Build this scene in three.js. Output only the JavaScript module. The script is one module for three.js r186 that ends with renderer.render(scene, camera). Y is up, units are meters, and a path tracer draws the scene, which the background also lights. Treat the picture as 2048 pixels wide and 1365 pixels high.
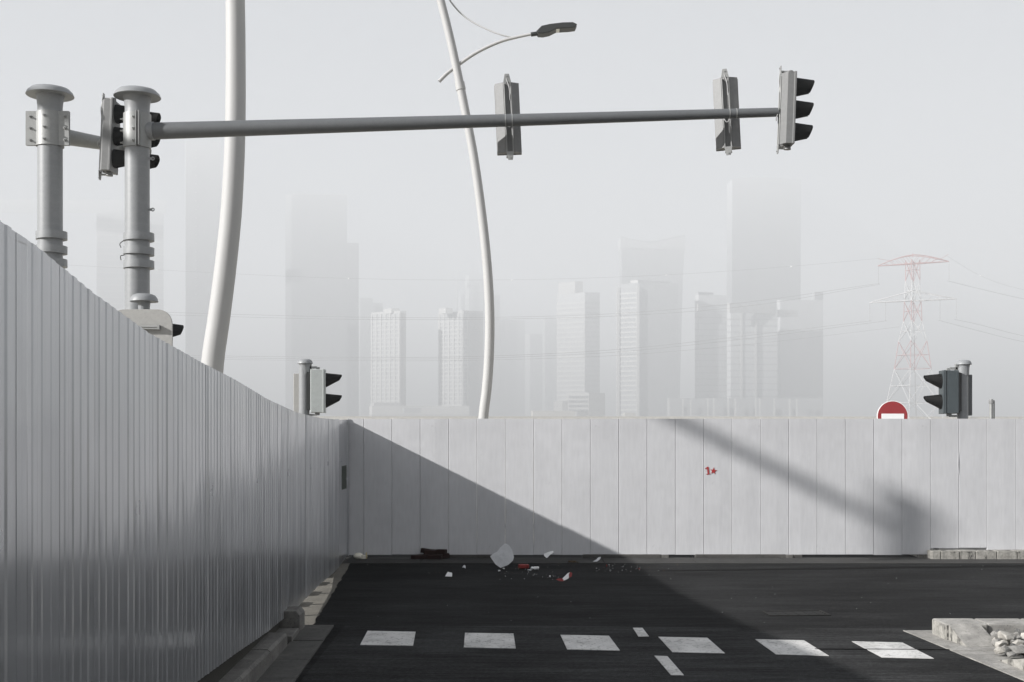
import * as THREE from 'three';
import { mergeGeometries, toCreasedNormals } from 'three/addons/utils/BufferGeometryUtils.js';
import { ConvexGeometry } from 'three/addons/geometries/ConvexGeometry.js';
import { RoundedBoxGeometry } from 'three/addons/geometries/RoundedBoxGeometry.js';
import { TextGeometry } from 'three/addons/geometries/TextGeometry.js';
import { FontLoader } from 'three/addons/loaders/FontLoader.js';

// ---------------------------------------------------------------- camera, sky, sun, exposure
const F = 2380, EYE = 1.75, HZ = 868;                 // lens in photograph pixels, eye height in metres, row of the horizon
const scene = new THREE.Scene();
const camera = new THREE.PerspectiveCamera(2 * Math.atan(HZ / F) * 180 / Math.PI, 2048 / (2 * HZ), 0.1, 8000);
camera.position.set(0, EYE, 0);
camera.setViewOffset(2048, 2 * HZ, 0, 0, 2048, 1365); // a level camera with the lens shifted up
camera.updateMatrixWorld();
const renderer = new THREE.WebGLRenderer({ antialias: true });
renderer.setSize(1024, 682);
renderer.toneMapping = THREE.LinearToneMapping;
renderer.toneMappingExposure = 3.55;
renderer.shadowMap.enabled = true;
const SKY = 0.137;
{ // an even, hazy sky
  const W = 64, H = 32, d = new Float32Array(W * H * 4);
  for (let y = 0; y < H; y++) for (let x = 0; x < W; x++) {
    const e = ((y + 0.5) / H - 0.5) * Math.PI, k = SKY * (e > 0 ? 1 - 0.18 * Math.sin(e) : 1);
    d.set([k * 0.93, k * 0.985, k * 1.09, 1], (y * W + x) * 4);
  }
  const t = new THREE.DataTexture(d, W, H, THREE.RGBAFormat, THREE.FloatType);
  t.mapping = THREE.EquirectangularReflectionMapping; t.magFilter = t.minFilter = THREE.LinearFilter; t.needsUpdate = true;
  scene.background = t; scene.environment = t;
}
const sun = new THREE.DirectionalLight(new THREE.Color(1, 0.98, 0.955), 5);
sun.position.set(-2, 1, 0.84).multiplyScalar(20);
sun.shadow.radius = 1.5; sun.castShadow = true;
sun.shadow.mapSize.set(4096, 4096);
Object.assign(sun.shadow.camera, { left: -24, right: 26, top: 26, bottom: -24, near: 1, far: 90 });
sun.target.position.set(0, 0, -11);
sun.position.add(sun.target.position);
sun.name = 'sun';
scene.add(sun, sun.target);
scene.fog = new THREE.FogExp2(new THREE.Color(0.95, 0.975, 1), 0.00118);

// ---------------------------------------------------------------- helpers
let seed = 7;
const rnd = () => { seed = (seed * 1664525 + 1013904223) >>> 0; return seed / 4294967296; };
const rr = (a, b) => a + (b - a) * rnd();
const at = (x, y, Z) => new THREE.Vector3((x - 1024) / F * Z, EYE - (y - HZ) / F * Z, -Z);   // a photograph pixel at a depth
const onGround = (x, y, h = 0) => at(x, y, (EYE - h) * F / (y - HZ));                          // and on the ground
const taken = {};
function numbered(n) { const k = taken[n] = (taken[n] ?? -1) + 1; return k ? n + '_' + String(k).padStart(3, '0') : n; }
function tag(o, label, category, group, kind) {
  if (label) o.userData.label = label; if (category) o.userData.category = category;
  if (group) o.userData.group = group; if (kind) o.userData.kind = kind; return o;
}
function thing(name, label, category, pos = [0, 0, 0], turn = 0, group) {
  const o = new THREE.Group(); o.name = numbered(name); o.position.set(...pos); o.rotation.y = turn;
  scene.add(o); return tag(o, label, category, group);
}
function boxUV(g) {                                    // uv in metres by the way each face points
  const p = g.attributes.position, n = g.attributes.normal, uv = new Float32Array(p.count * 2);
  for (let i = 0; i < p.count; i++) {
    const ax = Math.abs(n.getX(i)), ay = Math.abs(n.getY(i)), az = Math.abs(n.getZ(i)), x = p.getX(i), y = p.getY(i), z = p.getZ(i);
    if (ay >= ax && ay >= az) uv.set([x, z], i * 2); else if (ax >= az) uv.set([z, y], i * 2); else uv.set([x, y], i * 2);
  }
  g.setAttribute('uv', new THREE.BufferAttribute(uv, 2)); return g;
}
function clean(g) {
  if (g.index) g = g.toNonIndexed();
  if (!g.attributes.normal) g.computeVertexNormals();
  for (const k of Object.keys(g.attributes)) if (!['position', 'normal', 'uv'].includes(k)) g.deleteAttribute(k);
  g.morphAttributes = {}; g.clearGroups(); return boxUV(g);
}
function mesh(name, geos, mat, parent = scene, pos) {
  const list = [].concat(geos).map(clean), g = list.length > 1 ? mergeGeometries(list) : list[0];
  const m = new THREE.Mesh(g, mat); m.name = parent === scene ? numbered(name) : name;
  m.castShadow = m.receiveShadow = true; if (pos) m.position.set(...pos); parent.add(m); return m;
}
const again = (m, parent, pos, name) => { const c = new THREE.Mesh(m.geometry, m.material); c.name = name ?? m.name; c.castShadow = c.receiveShadow = true; if (pos) c.position.set(...pos); parent.add(c); return c; };
const box = (w, h, d, x = 0, y = 0, z = 0) => new THREE.BoxGeometry(w, h, d).translate(x, y, z);
const rbox = (w, h, d, r, x = 0, y = 0, z = 0) => new RoundedBoxGeometry(w, h, d, 2, r).translate(x, y, z);
const cyl = (r0, r1, h, x = 0, y = 0, z = 0, n = 32, open = false) => new THREE.CylinderGeometry(r1, r0, h, n, 1, open).translate(x, y, z);   // r0 below, r1 above
function bar(a, b, r0, r1 = r0, n = 16) {              // a round bar between two points
  a = new THREE.Vector3(...a); b = new THREE.Vector3(...b);
  const d = b.clone().sub(a), g = new THREE.CylinderGeometry(r1, r0, d.length(), n);
  g.applyQuaternion(new THREE.Quaternion().setFromUnitVectors(new THREE.Vector3(0, 1, 0), d.clone().normalize()));
  return g.translate(...a.add(b).multiplyScalar(0.5).toArray());
}
function tube(pts, radius, n = 16, segs = 60) {        // radius: a number or a function of 0..1
  const c = new THREE.CatmullRomCurve3(pts.map((p) => new THREE.Vector3(...(p.toArray?.() ?? p)))), g = new THREE.TubeGeometry(c, segs, 1, n, false), fr = [];
  const p = g.attributes.position, v = new THREE.Vector3();
  for (let i = 0; i <= segs; i++) fr.push(c.getPointAt(i / segs));
  for (let i = 0; i < p.count; i++) {
    const s = Math.floor(i / (n + 1)), r = typeof radius === 'function' ? radius(s / segs) : radius;
    v.fromBufferAttribute(p, i).sub(fr[s]).multiplyScalar(r).add(fr[s]); p.setXYZ(i, v.x, v.y, v.z);
  }
  return g;
}
const lathe = (pts, n = 40) => toCreasedNormals(new THREE.LatheGeometry(pts.map(([x, y]) => new THREE.Vector2(x, y)), n), 0.7);
const clampFn = (f) => (typeof f === 'function' ? f : () => f);
function prism(poly, y0, y1) {                         // poly [[x, z] ...] between two heights, which may be functions of x and z
  const a = clampFn(y0), b = clampFn(y1), pos = [], tri = THREE.ShapeUtils.triangulateShape(poly.map(([x, z]) => new THREE.Vector2(x, z)), []);
  const cw = THREE.ShapeUtils.isClockWise(poly.map(([x, z]) => new THREE.Vector2(x, z)));
  const P = (q, f) => [q[0], f(q[0], q[1]), q[1]], push = (...v) => v.forEach((w) => pos.push(...w));
  for (const [i, j, k] of tri) { const t = [poly[i], poly[j], poly[k]], cw = (t[1][0] - t[0][0]) * (t[2][1] - t[0][1]) - (t[2][0] - t[0][0]) * (t[1][1] - t[0][1]) < 0; push(...(cw ? [0, 1, 2] : [0, 2, 1]).map((m) => P(t[m], b))); push(...(cw ? [0, 2, 1] : [0, 1, 2]).map((m) => P(t[m], a))); }
  for (let i = 0; i < poly.length; i++) {
    const p = poly[i], q = poly[(i + 1) % poly.length], [u, v] = cw ? [p, q] : [q, p];
    push(P(u, a), P(v, a), P(v, b)); push(P(u, a), P(v, b), P(u, b));
  }
  const g = new THREE.BufferGeometry(); g.setAttribute('position', new THREE.Float32BufferAttribute(pos, 3)); g.computeVertexNormals(); return g;
}
function extrude(pts, depth, bevel = 0) {              // outline in x, y; thickness along z, centred
  const g = new THREE.ExtrudeGeometry(pts instanceof THREE.Shape ? pts : new THREE.Shape(pts.map(([x, y]) => new THREE.Vector2(x, y))), { depth: depth - 2 * bevel, bevelEnabled: bevel > 0, bevelSize: bevel, bevelThickness: bevel, bevelSegments: 2, curveSegments: 20 });
  return g.translate(0, 0, -depth / 2 + bevel);
}
// ---------------------------------------------------------------- computed surfaces
function noiseField(N, cells, s) {                     // tileable value noise
  const g = new Float32Array(cells * cells); let q = s * 7919 + 13;
  for (let i = 0; i < g.length; i++) { q = (q * 1664525 + 1013904223) >>> 0; g[i] = q / 4294967296; }
  return (u, v) => {
    const x = u * cells, y = v * cells, x0 = Math.floor(x), y0 = Math.floor(y), fx = x - x0, fy = y - y0, sx = fx * fx * (3 - 2 * fx), sy = fy * fy * (3 - 2 * fy);
    const a = (i, j) => g[((j % cells) + cells) % cells * cells + ((i % cells) + cells) % cells];
    return (a(x0, y0) * (1 - sx) + a(x0 + 1, y0) * sx) * (1 - sy) + (a(x0, y0 + 1) * (1 - sx) + a(x0 + 1, y0 + 1) * sx) * sy;
  };
}
function texture(N, fn, metres, srgb = true) {
  const d = new Uint8Array(N * N * 4);
  for (let y = 0; y < N; y++) for (let x = 0; x < N; x++) { const c = fn(x / N, y / N, x, y); d.set([c[0], c[1], c[2], 255].map((k) => Math.max(0, Math.min(255, Math.round(k)))), (y * N + x) * 4); }
  const t = new THREE.DataTexture(d, N, N); t.wrapS = t.wrapT = THREE.RepeatWrapping; t.magFilter = THREE.LinearFilter; t.minFilter = THREE.LinearMipmapLinearFilter; t.generateMipmaps = true;
  if (srgb) t.colorSpace = THREE.SRGBColorSpace;
  const [mx, my] = [].concat(metres); t.repeat.set(1 / mx, 1 / (my ?? mx)); t.needsUpdate = true; return t;
}
const hash = (x, y, s) => { let h = (x * 374761393 + y * 668265263 + s * 2147483647) | 0; h = Math.imul(h ^ (h >>> 13), 1274126177); return ((h ^ (h >>> 16)) >>> 0) / 4294967296; };
const n4 = noiseField(0, 5, 1), n8 = noiseField(0, 11, 2), n16 = noiseField(0, 23, 3), n64 = noiseField(0, 70, 4), n128 = noiseField(0, 150, 5), n300 = noiseField(0, 320, 6);
const asphaltMap = texture(1024, (u, v, x, y) => {
  const patch = n4(u, v) * 0.3 + n8(u, v * 2) * 0.35 + n16(u, v * 5) * 0.35, grain = n300(u, v) * 0.6 + hash(x, y, 1) * 0.4, stone = hash(x, y, 9) > 0.985 ? 22 : 0;
  const k = 28 + (patch - 0.5) * 38 + (grain - 0.5) * 24 + stone; return [k, k * 1.01, k * 1.02];
}, [6.2, 4.1]);
const asphaltBump = texture(1024, (u, v, x, y) => { const k = 255 * (n300(u, v) * 0.5 + hash(x, y, 1) * 0.5); return [k, k, k]; }, 2, false);
const concreteMap = texture(1024, (u, v, x, y) => {
  const a = n8(u, v) * 0.4 + n16(u, v) * 0.35 + n64(u, v) * 0.25, pit = n128(u, v) > 0.86 ? -34 : 0, k = 158 + (a - 0.5) * 70 + (hash(x, y, 3) - 0.5) * 18 + pit; return [k, k * 0.985, k * 0.955];
}, 1.3);
const stainedMap = texture(512, (u, v, x, y) => {     // old kerb stone: dark algae and rust runs
  const a = n16(u, v) * 0.5 + n64(u, v) * 0.5, run = Math.max(0, n16(u * 1, v * 0.25 + 0.3) - 0.45) * 3 * n64(u, v * 0.5), k = 165 + (a - 0.5) * 60 - run * 110; return [k, k * 0.985, k * 0.945];
}, 0.9);
const steelMap = texture(1024, (u, v, x, y) => {      // painted sheet with dust specks and faint wash marks
  const a = n4(u, v) * 0.35 + n16(u, v) * 0.3 + n64(u * 2, v * 0.25) * 0.35, spot = n128(u, v) > 0.93 && n8(u, v) > 0.55 ? -16 : 0, k = 236 + (a - 0.5) * 20 + (hash(x, y, 5) - 0.5) * 6 + spot; return [k, k, k * 1.004];
}, 2.3);
const waveMap = texture(512, (u, v) => { const k = 255 * (n16(u, v * 0.35) * 0.6 + n64(u, v * 0.12) * 0.12 + n8(u, v * 0.5) * 0.28); return [k, k, k]; }, 2.4, false);
const glossMap = texture(512, (u, v) => { const k = 240 + (n4(u, v) * 0.5 + n16(u, v * 0.4) * 0.5 - 0.5) * 14; return [k, k, k]; }, 2.9);
const sheetRough = texture(512, (u, v) => { const k = 130 + 70 * (n4(u, v) * 0.5 + n8(u, v) * 0.5); return [k, k, k]; }, 1.7, false);
const galvMap = texture(512, (u, v, x, y) => { const a = n16(u, v) * 0.5 + n64(u, v) * 0.5, k = 222 + (a - 0.5) * 18 + (hash(x, y, 6) - 0.5) * 8; return [k, k, k]; }, 0.8);
const paintMap = texture(1024, (u, v, x, y) => {      // worn thermoplastic
  const worn = n64(u, v) * 0.6 + n300(u, v) * 0.4, k = 214 + (n8(u, v) - 0.5) * 34 + (hash(x, y, 8) - 0.5) * 16 - (worn > 0.68 ? 80 * (worn - 0.68) / 0.32 + 26 : 0); return [k, k * 0.995, k * 0.985];
}, 1.6);
const sandMap = texture(512, (u, v, x, y) => { const a = n8(u, v) * 0.5 + n64(u, v) * 0.5, k = 176 + (a - 0.5) * 50 + (hash(x, y, 2) - 0.5) * 20; return [k, k * 0.97, k * 0.9]; }, 9);
const rockMap = texture(512, (u, v, x, y) => { const a = n8(u, v) * 0.4 + n16(u, v) * 0.3 + n64(u, v) * 0.3, k = 190 + (a - 0.5) * 95 + (hash(x, y, 4) - 0.5) * 24; return [k, k * 0.985, k * 0.96]; }, 0.5);

const lin = (r, g = r, b = r) => new THREE.Color().setRGB(r, g, b);
const std = (color, roughness, extra = {}) => new THREE.MeshStandardMaterial({ color, roughness, ...extra });
const M = {
  asphalt: new THREE.MeshPhysicalMaterial({ color: lin(1), roughness: 0.95, specularIntensity: 0.25, map: asphaltMap, bumpMap: asphaltBump, bumpScale: 0.004 }),
  asphaltWorn: new THREE.MeshPhysicalMaterial({ color: lin(1.8), roughness: 0.95, specularIntensity: 0.25, map: asphaltMap, bumpMap: asphaltBump, bumpScale: 0.004 }),
  coverDark: new THREE.MeshPhysicalMaterial({ color: lin(0.02), roughness: 0.9, specularIntensity: 0.3 }), coverRim: new THREE.MeshPhysicalMaterial({ color: lin(0.05), roughness: 0.8, specularIntensity: 0.3, map: concreteMap }),
  darkLine: new THREE.MeshPhysicalMaterial({ color: lin(0.006), roughness: 0.95, specularIntensity: 0.15 }),
  paint: std(lin(0.74), 0.75, { map: paintMap, bumpMap: asphaltBump, bumpScale: 0.002 }),
  concrete: std(lin(0.72), 0.9, { map: concreteMap, bumpMap: concreteMap, bumpScale: 0.006 }),
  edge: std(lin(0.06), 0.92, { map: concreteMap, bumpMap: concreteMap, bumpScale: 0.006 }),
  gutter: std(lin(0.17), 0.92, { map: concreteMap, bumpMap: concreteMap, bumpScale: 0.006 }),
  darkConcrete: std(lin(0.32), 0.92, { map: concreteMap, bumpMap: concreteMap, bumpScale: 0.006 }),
  stained: std(lin(0.68), 0.92, { map: stainedMap, bumpMap: concreteMap, bumpScale: 0.005 }),
  dust: std(lin(0.25), 0.95, { map: sandMap, bumpMap: asphaltBump, bumpScale: 0.004 }),
  sand: std(lin(0.95), 0.95, { map: sandMap }),
  soil: std(lin(0.07, 0.069, 0.066), 0.95, { map: sandMap }),
  sheet: [0.59, 0.584, 0.596].map((k) => std(lin(k, k * 1.003, k * 1.02), 0.55, { map: steelMap })),
  gloss: [0.48, 0.474, 0.486].map((k) => new THREE.MeshPhysicalMaterial({ color: lin(k * 0.985, k * 1.01, k * 1.05), metalness: 0.6, roughness: 0.5, roughnessMap: sheetRough, map: glossMap, bumpMap: waveMap, bumpScale: 0.006, clearcoat: 1, clearcoatRoughness: 0.12 })),
  grey: std(lin(0.3, 0.31, 0.32), 0.45, { map: galvMap }),
  greyDark: std(lin(0.13, 0.137, 0.144), 0.55, { map: galvMap }),
  zinc: std(lin(0.36, 0.365, 0.36), 0.5, { map: galvMap, metalness: 0.3 }),
  body: std(lin(0.22, 0.222, 0.222), 0.5, { map: galvMap }),
  bodyGreen: std(lin(0.5, 0.53, 0.52), 0.5, { map: galvMap }),
  bodyBlue: std(lin(0.06, 0.075, 0.082), 0.5, { map: galvMap }),
  board: std(lin(0.4, 0.395, 0.38), 0.6, { map: galvMap }),
  visor: new THREE.MeshPhysicalMaterial({ color: lin(0.009), roughness: 0.7, specularIntensity: 0.3, side: THREE.DoubleSide }),
  lens: std(lin(0.03, 0.03, 0.032), 0.2),
  cable: std(lin(0.05), 0.6), cableGrey: std(lin(0.4), 0.6),
  white: std(lin(0.37, 0.369, 0.367), 0.6),
  lampBlack: std(lin(0.02, 0.022, 0.022), 0.5), lampGlass: std(lin(0.62, 0.62, 0.58), 0.3),
  red: std(lin(0.27, 0.026, 0.03), 0.45), signWhite: std(lin(0.8), 0.45),
  redMark: std(lin(0.33, 0.02, 0.02), 0.6),
  plate: new THREE.MeshPhysicalMaterial({ color: lin(0.075, 0.084, 0.075), roughness: 0.9, specularIntensity: 0.2 }),
  paper: std(lin(0.8), 0.85, { side: THREE.DoubleSide }), foam: std(lin(0.8, 0.81, 0.83), 0.9, { side: THREE.DoubleSide, map: galvMap }),
  wood: std(lin(0.055, 0.02, 0.015), 0.85, { map: concreteMap }), brown: std(lin(0.06, 0.04, 0.02), 0.9), redTrash: std(lin(0.2, 0.02, 0.017), 0.5, { side: THREE.DoubleSide }),
  rock: [[0.68, 0.67, 0.65], [0.4, 0.4, 0.4], [0.19, 0.195, 0.2]].map((c) => std(lin(...c), 0.92, { map: rockMap, bumpMap: rockMap, bumpScale: 0.012, flatShading: true })),
  pylonRed: std(lin(0.38, 0.21, 0.2), 0.6), pylonWhite: std(lin(0.52), 0.6), pylonGrey: std(lin(0.3), 0.6),
  glassDark: std(lin(0.15, 0.155, 0.163), 0.8), glassPale: std(lin(0.36, 0.367, 0.376), 0.8), glassFar: std(lin(0.25, 0.255, 0.262), 0.7), glass: std(lin(0.25, 0.257, 0.266), 0.7), glassLight: std(lin(0.28, 0.285, 0.292), 0.4),
  cladWhite: std(lin(0.42, 0.418, 0.412), 0.8), cladPale: std(lin(0.32, 0.318, 0.314), 0.8), cladGrey: std(lin(0.22, 0.225, 0.23), 0.8), cladSand: std(lin(0.4, 0.385, 0.35), 0.85),
};

// ---------------------------------------------------------------- the ground
const ZB = 16.73;                                                     // depth of the back fence
tag(mesh('ground', new THREE.PlaneGeometry(5600, 6400).rotateX(-Math.PI / 2).translate(0, -0.03, -1500), M.sand), 'pale sandy open ground beyond and around the fences', 'ground', null, 'structure');
const road = tag(mesh('road', prism([[-3.2, 16], [60, 16], [60, -18.8], [-3.2, -18.8]], -0.02, 0), M.asphalt), 'dark grey asphalt road in front of the fences', 'road', null, 'structure');
const quad = (px, h0, h1) => prism(px.map(([x, y]) => { const p = onGround(x, y); return [p.x, p.z]; }), h0, h1);
mesh('resurfaced_strip', quad([[690, 1252], [1300, 1255], [1560, 1257], [1812, 1258.5], [1812, 1264], [2048, 1362], [2080, 1376], [2080, 1500], [520, 1500], [600, 1365]], -0.003, 0.0035), M.asphaltWorn, road);
for (const q of [
  [[735, 1264], [831, 1266], [826, 1293.5], [720, 1292]], [[930, 1268], [1027, 1269.5], [1031.5, 1299], [927.5, 1297]], [[1121, 1272], [1218, 1274], [1240, 1303.5], [1134.5, 1301]],
  [[1317, 1276], [1415, 1278], [1450, 1309], [1345, 1306.5]], [[1511, 1281], [1608, 1283], [1658, 1314], [1552, 1311]], [[1704, 1285], [1805, 1287.5], [1868.5, 1319.5], [1764, 1317]],
]) mesh('crossing_block', quad(q, 0.001, 0.0075), M.paint, road);
for (const q of [[[1266, 1258], [1285, 1258], [1298, 1275], [1277, 1275]], [[1309, 1314], [1335, 1315], [1368, 1353], [1342, 1352.5]]]) mesh('lane_dash', quad(q, 0.001, 0.0075), M.paint, road);
mesh('dark_line', quad([[1630, 1300], [1905, 1301.4], [1905, 1302.4], [1630, 1300.9]], 0.0055, 0.0095), M.darkLine, road);  // narrow dark strip laid on for the cast shadow of an overhead cable
mesh('dark_line', quad([[1318, 1142], [1600, 1137], [2048, 1131], [2300, 1128], [2300, 1131], [2048, 1134.5], [1600, 1140], [1318, 1143.5]], 0.001, 0.003), M.darkLine, road);  // long thin dark strip running across the asphalt
{ // concrete strip along the foot of the back fence, in bays
  const x0 = -2.5, n = 14, w = 1.25;
  const g = tag(new THREE.Group(), 'narrow concrete edge strip along the foot of the white fence', 'edge strip', null, 'structure'); g.name = numbered('edge_strip'); scene.add(g);
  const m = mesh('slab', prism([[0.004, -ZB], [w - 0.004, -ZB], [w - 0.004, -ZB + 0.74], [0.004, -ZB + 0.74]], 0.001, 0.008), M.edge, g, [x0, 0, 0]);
  for (let i = 1; i < n; i++) again(m, g, [x0 + i * w, 0, 0]);
}
{ // inspection cover
  const c = onGround(1592, 1228), t = thing('inspection_cover', 'flat metal inspection cover set flush in the sunlit asphalt', 'cover', [c.x, 0.001, c.z], 0.06);
  mesh('frame', [box(0.6, 0.008, 0.03, 0, 0.004, -0.14), box(0.6, 0.008, 0.03, 0, 0.004, 0.14), box(0.03, 0.008, 0.25, -0.285, 0.004), box(0.03, 0.008, 0.25, 0.285, 0.004)], M.coverRim, t);
  mesh('lid', [box(0.53, 0.004, 0.24, 0, 0.002), ...[-0.2, -0.1, 0, 0.1, 0.2].map((x) => box(0.02, 0.003, 0.2, x, 0.0055))], M.coverDark, t);
}

// ---------------------------------------------------------------- left fence: glossy ribbed sheet, stepping up the bank towards the camera
const fx = (Z) => -1.463 - 0.0508 * Z;
const knots = [[-8.4, 1.25], [0, 0.95], [3.857, 0.6], [4.2, 0.565], [4.844, 0.486], [5.726, 0.39], [6.804, 0.325], [8.036, 0.262], [9.408, 0.18], [11.228, 0.105], [13.244, 0.08], [14.56, 0.03], [15.4, 0.02], [16.8, 0.04], [28, 0.04]];
const lerpKnots = (K, v) => { let i = 1; while (i < K.length - 1 && v > K[i][0]) i++; const [a, p] = K[i - 1], [b, q] = K[i]; return p + (q - p) * (v - a) / (b - a); };
const fenceFoot = (Z) => lerpKnots(knots, Z);
const topKnots = [[-8.4, 3.1], [0, 2.8], [3.857, 2.44], [4.2, 2.41], [4.844, 2.326], [5.726, 2.238], [6.804, 2.175], [8.036, 2.115], [9.408, 2.025], [11.228, 1.95], [13.244, 1.925], [14.84, 1.93], [16.8, 1.96], [28, 1.96]];
const fenceTop = (Z) => lerpKnots(topKnots, Z);
{
  const t = thing('corrugated_fence', 'glossy ribbed grey metal fence in shade along the left', 'fence');
  const W = 0.441, n = 56, ZE = 15.47;
  for (let i = 0; i < n; i++) {
    const z1 = ZE - i * W, z0 = z1 - W - 0.004, front = [], ribs = 4.5, off = rr(-0.0009, 0.0009), tilt = rr(-0.0028, 0.0028), gauge = rr(0.7, 1.3);
    const step = W / 9;                                // flat and rib faces in turn, every one a little different
    for (let k = 0; k < 9; k++) {
      const a = z0 + k * step, up = k % 2 ? 0.0034 * gauge * rr(0.6, 1.4) : 0, j = rr(-0.0006, 0.0006);
      if (k === 0) front.push([a, off]);
      front.push([a + step * 0.12, off + up + j + tilt * k / 9], [Math.min(z1, a + step * 0.88), off + up - j + tilt * (k + 1) / 9]);
    }
    front.push([z1, off + tilt]);
    const poly = [...front.map(([Z, d]) => [fx(Z) + d, -Z]), [fx(z1) - 0.03, -z1], [fx(z0) - 0.03, -z0]];
    mesh('panel', prism(poly, (x, z) => fenceFoot(-z), (x, z) => fenceTop(-z)), M.gloss[Math.floor(rnd() * 3)], t);
  }
  mesh('corner_panel', prism([[fx(ZE) + 0.002, -ZE - 0.004], [fx(ZB - 0.02) + 0.004, -ZB + 0.02], [fx(ZB + 0.4), -ZB - 0.4], [fx(ZB + 0.4) - 0.03, -ZB - 0.4], [fx(ZE) - 0.03, -ZE - 0.004]], (x, z) => fenceFoot(-z), (x, z) => fenceTop(-z) - 0.01), M.gloss[0], t);
  mesh('corner_trim', rbox(0.02, 1.93, 0.02, 0.005, fx(ZB) + 0.012, 1.0, -ZB + 0.022), M.gloss[1], t);
  // posts on blocks, seen only where the light comes through under the sheet
  const post = mesh('post', box(0.05, 1.75, 0.05, 0, 0.95, 0), M.greyDark, t, [fx(16.38) - 0.09, 0, -16.38]);
  const foot = mesh('foot_block', rbox(0.34, 0.09, 0.34, 0.012, 0, 0.045, 0), M.darkConcrete, t, [fx(16.38) - 0.3, 0, -16.38]);
  for (const Z of [15.96, 15.65, 15.15, 14.87, 14.49, 13.76, 12.91, 12.08, 11.34]) { again(post, t, [fx(Z) - 0.09, 0, -Z]); again(foot, t, [fx(Z) - 0.3, 0, -Z]); }
  const Zp = 16.03; // small plate near the corner
  const a = at(679, 935, Zp), b = at(679, 982, Zp);
  mesh('plate', box(0.006, a.y - b.y, 0.42, fx(Zp) + 0.014, (a.y + b.y) / 2 + 0.02, -Zp), M.plate, t).rotation.y = 0;
}
{ // dusty pale strip of paving under the far half of the left fence
  const e = [], n = 60; for (let i = 0; i <= n; i++) { const Z = 10.67 + (16.63 - 10.67) * i / n; e.push([fx(Z) + 0.2 - 0.018 * (Z - 10.67) + rr(-0.012, 0.012), -Z]); }
  tag(mesh('edge_strip', prism([...e, [fx(16.63) - 0.9, -16.63], [fx(10.67) - 0.9, -10.67]], 0.001, 0.006), M.dust), 'pale dusty strip at the foot of the ribbed fence, striped by light from under it', 'edge strip', null, 'structure');
}
// soil bank behind the near part of the left fence
tag(mesh('bank', prism([[fx(10.67) - 0.035, -10.67], [fx(5.6) - 0.035, -5.6], [fx(-7) - 0.035, 7], [-9, 7], [-9, -10.67]], -0.02, (x, z) => fenceFoot(-z) + 0.03), M.soil), 'low bank of soil behind the near end of the ribbed fence', 'bank', null, 'structure');

// ---------------------------------------------------------------- back fence: smooth white sheets
{
  const t = thing('sheet_fence', 'smooth pale white metal sheet fence across the back of the road', 'fence');
  const kb = F / ZB, X = (px) => (px - 1024) / kb, Y = (py) => EYE - (py - HZ) / kb;
  const seams = [697, 727, 783.5, 840, 897]; while (seams[seams.length - 1] < 2900) seams.push(seams[seams.length - 1] + 56.7);
  for (let i = 0; i + 1 < seams.length; i++) {
    const a = X(seams[i]), b = X(seams[i + 1]), right = seams[i] > 1850;
    let foot = 1110 + rr(-0.6, 0.6); if (right) foot = seams[i] < 1900 ? 1097 : seams[i] < 1960 ? 1096 : 1103;
    const j = rr(-0.0004, 0.0004), f1 = rr(0.001, 0.003), mid = a + (b - a) * rr(0.42, 0.6), lip = 0.0045, bend = rr(-0.0015, 0.0015);
    const prof = [[a + 0.001, 0], [a + 0.009, lip + j], [mid, f1 + lip + bend], [b - 0.012, lip - j + 0.001], [b - 0.0045, lip + 0.002], [b - 0.001, 0], [b - 0.001, -0.03], [a + 0.001, -0.03]];
    mesh('panel', prism(prof.map(([x, d]) => [x, -ZB + d]), Y(foot), Y(838.2 + rr(-0.35, 0.35))), M.sheet[Math.floor(rnd() * 3)], t);
  }
  mesh('buckled_edge', tube([[X(1917.2), Y(905), -ZB + 0.008], [X(1916.4), Y(928), -ZB + 0.012], [X(1917.4), Y(950), -ZB + 0.008]], (s) => 0.001 + 0.0022 * Math.sin(s * Math.PI), 8, 20), M.sheet[2], t);
  for (const [p, q, h] of [[836, 1000, 0.05], [1165, 1322, 0.055], [1390, 1572, 0.055], [1587, 1604, 0.05]]) mesh('plinth', rbox(X(q) - X(p), h, 0.14, 0.012, (X(p) + X(q)) / 2, h / 2, -ZB - 0.02), M.gutter, t);
  for (const p of [1578, 1860, 1330]) mesh('plinth', rbox(0.1, 0.05, 0.12, 0.01, X(p), 0.026, -ZB + 0.0), M.darkConcrete, t);
  for (let x = -2; x < 13; x += 2.0) mesh('brace_post', box(0.06, 1.8, 0.06, x, 0.95, -ZB - 0.1), M.greyDark, t);
  for (const y of [0.45, 1.6]) mesh('rail', box(15.2, 0.05, 0.04, 5.2, y, -ZB - 0.052), M.greyDark, t);
  // the red numeral and star stencilled on the fence
  const font = await new FontLoader().loadAsync('fonts/droid/droid_serif_bold.typeface.json');
  const one = new TextGeometry('1', { font, size: 0.108, depth: 0.002, curveSegments: 6 }).rotateZ(0.1);
  const star = []; for (let k = 0; k < 10; k++) { const r = k % 2 ? 0.02 : 0.052, w = k * Math.PI / 5 + 0.12; star.push([Math.sin(w) * r, Math.cos(w) * r]); }
  mesh('numeral', one.translate(X(1410.5), Y(950), -ZB + 0.0095), M.redMark, t);
  mesh('star', extrude(star, 0.002).translate(X(1427), Y(942.5), -ZB + 0.0108), M.redMark, t);
}
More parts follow.
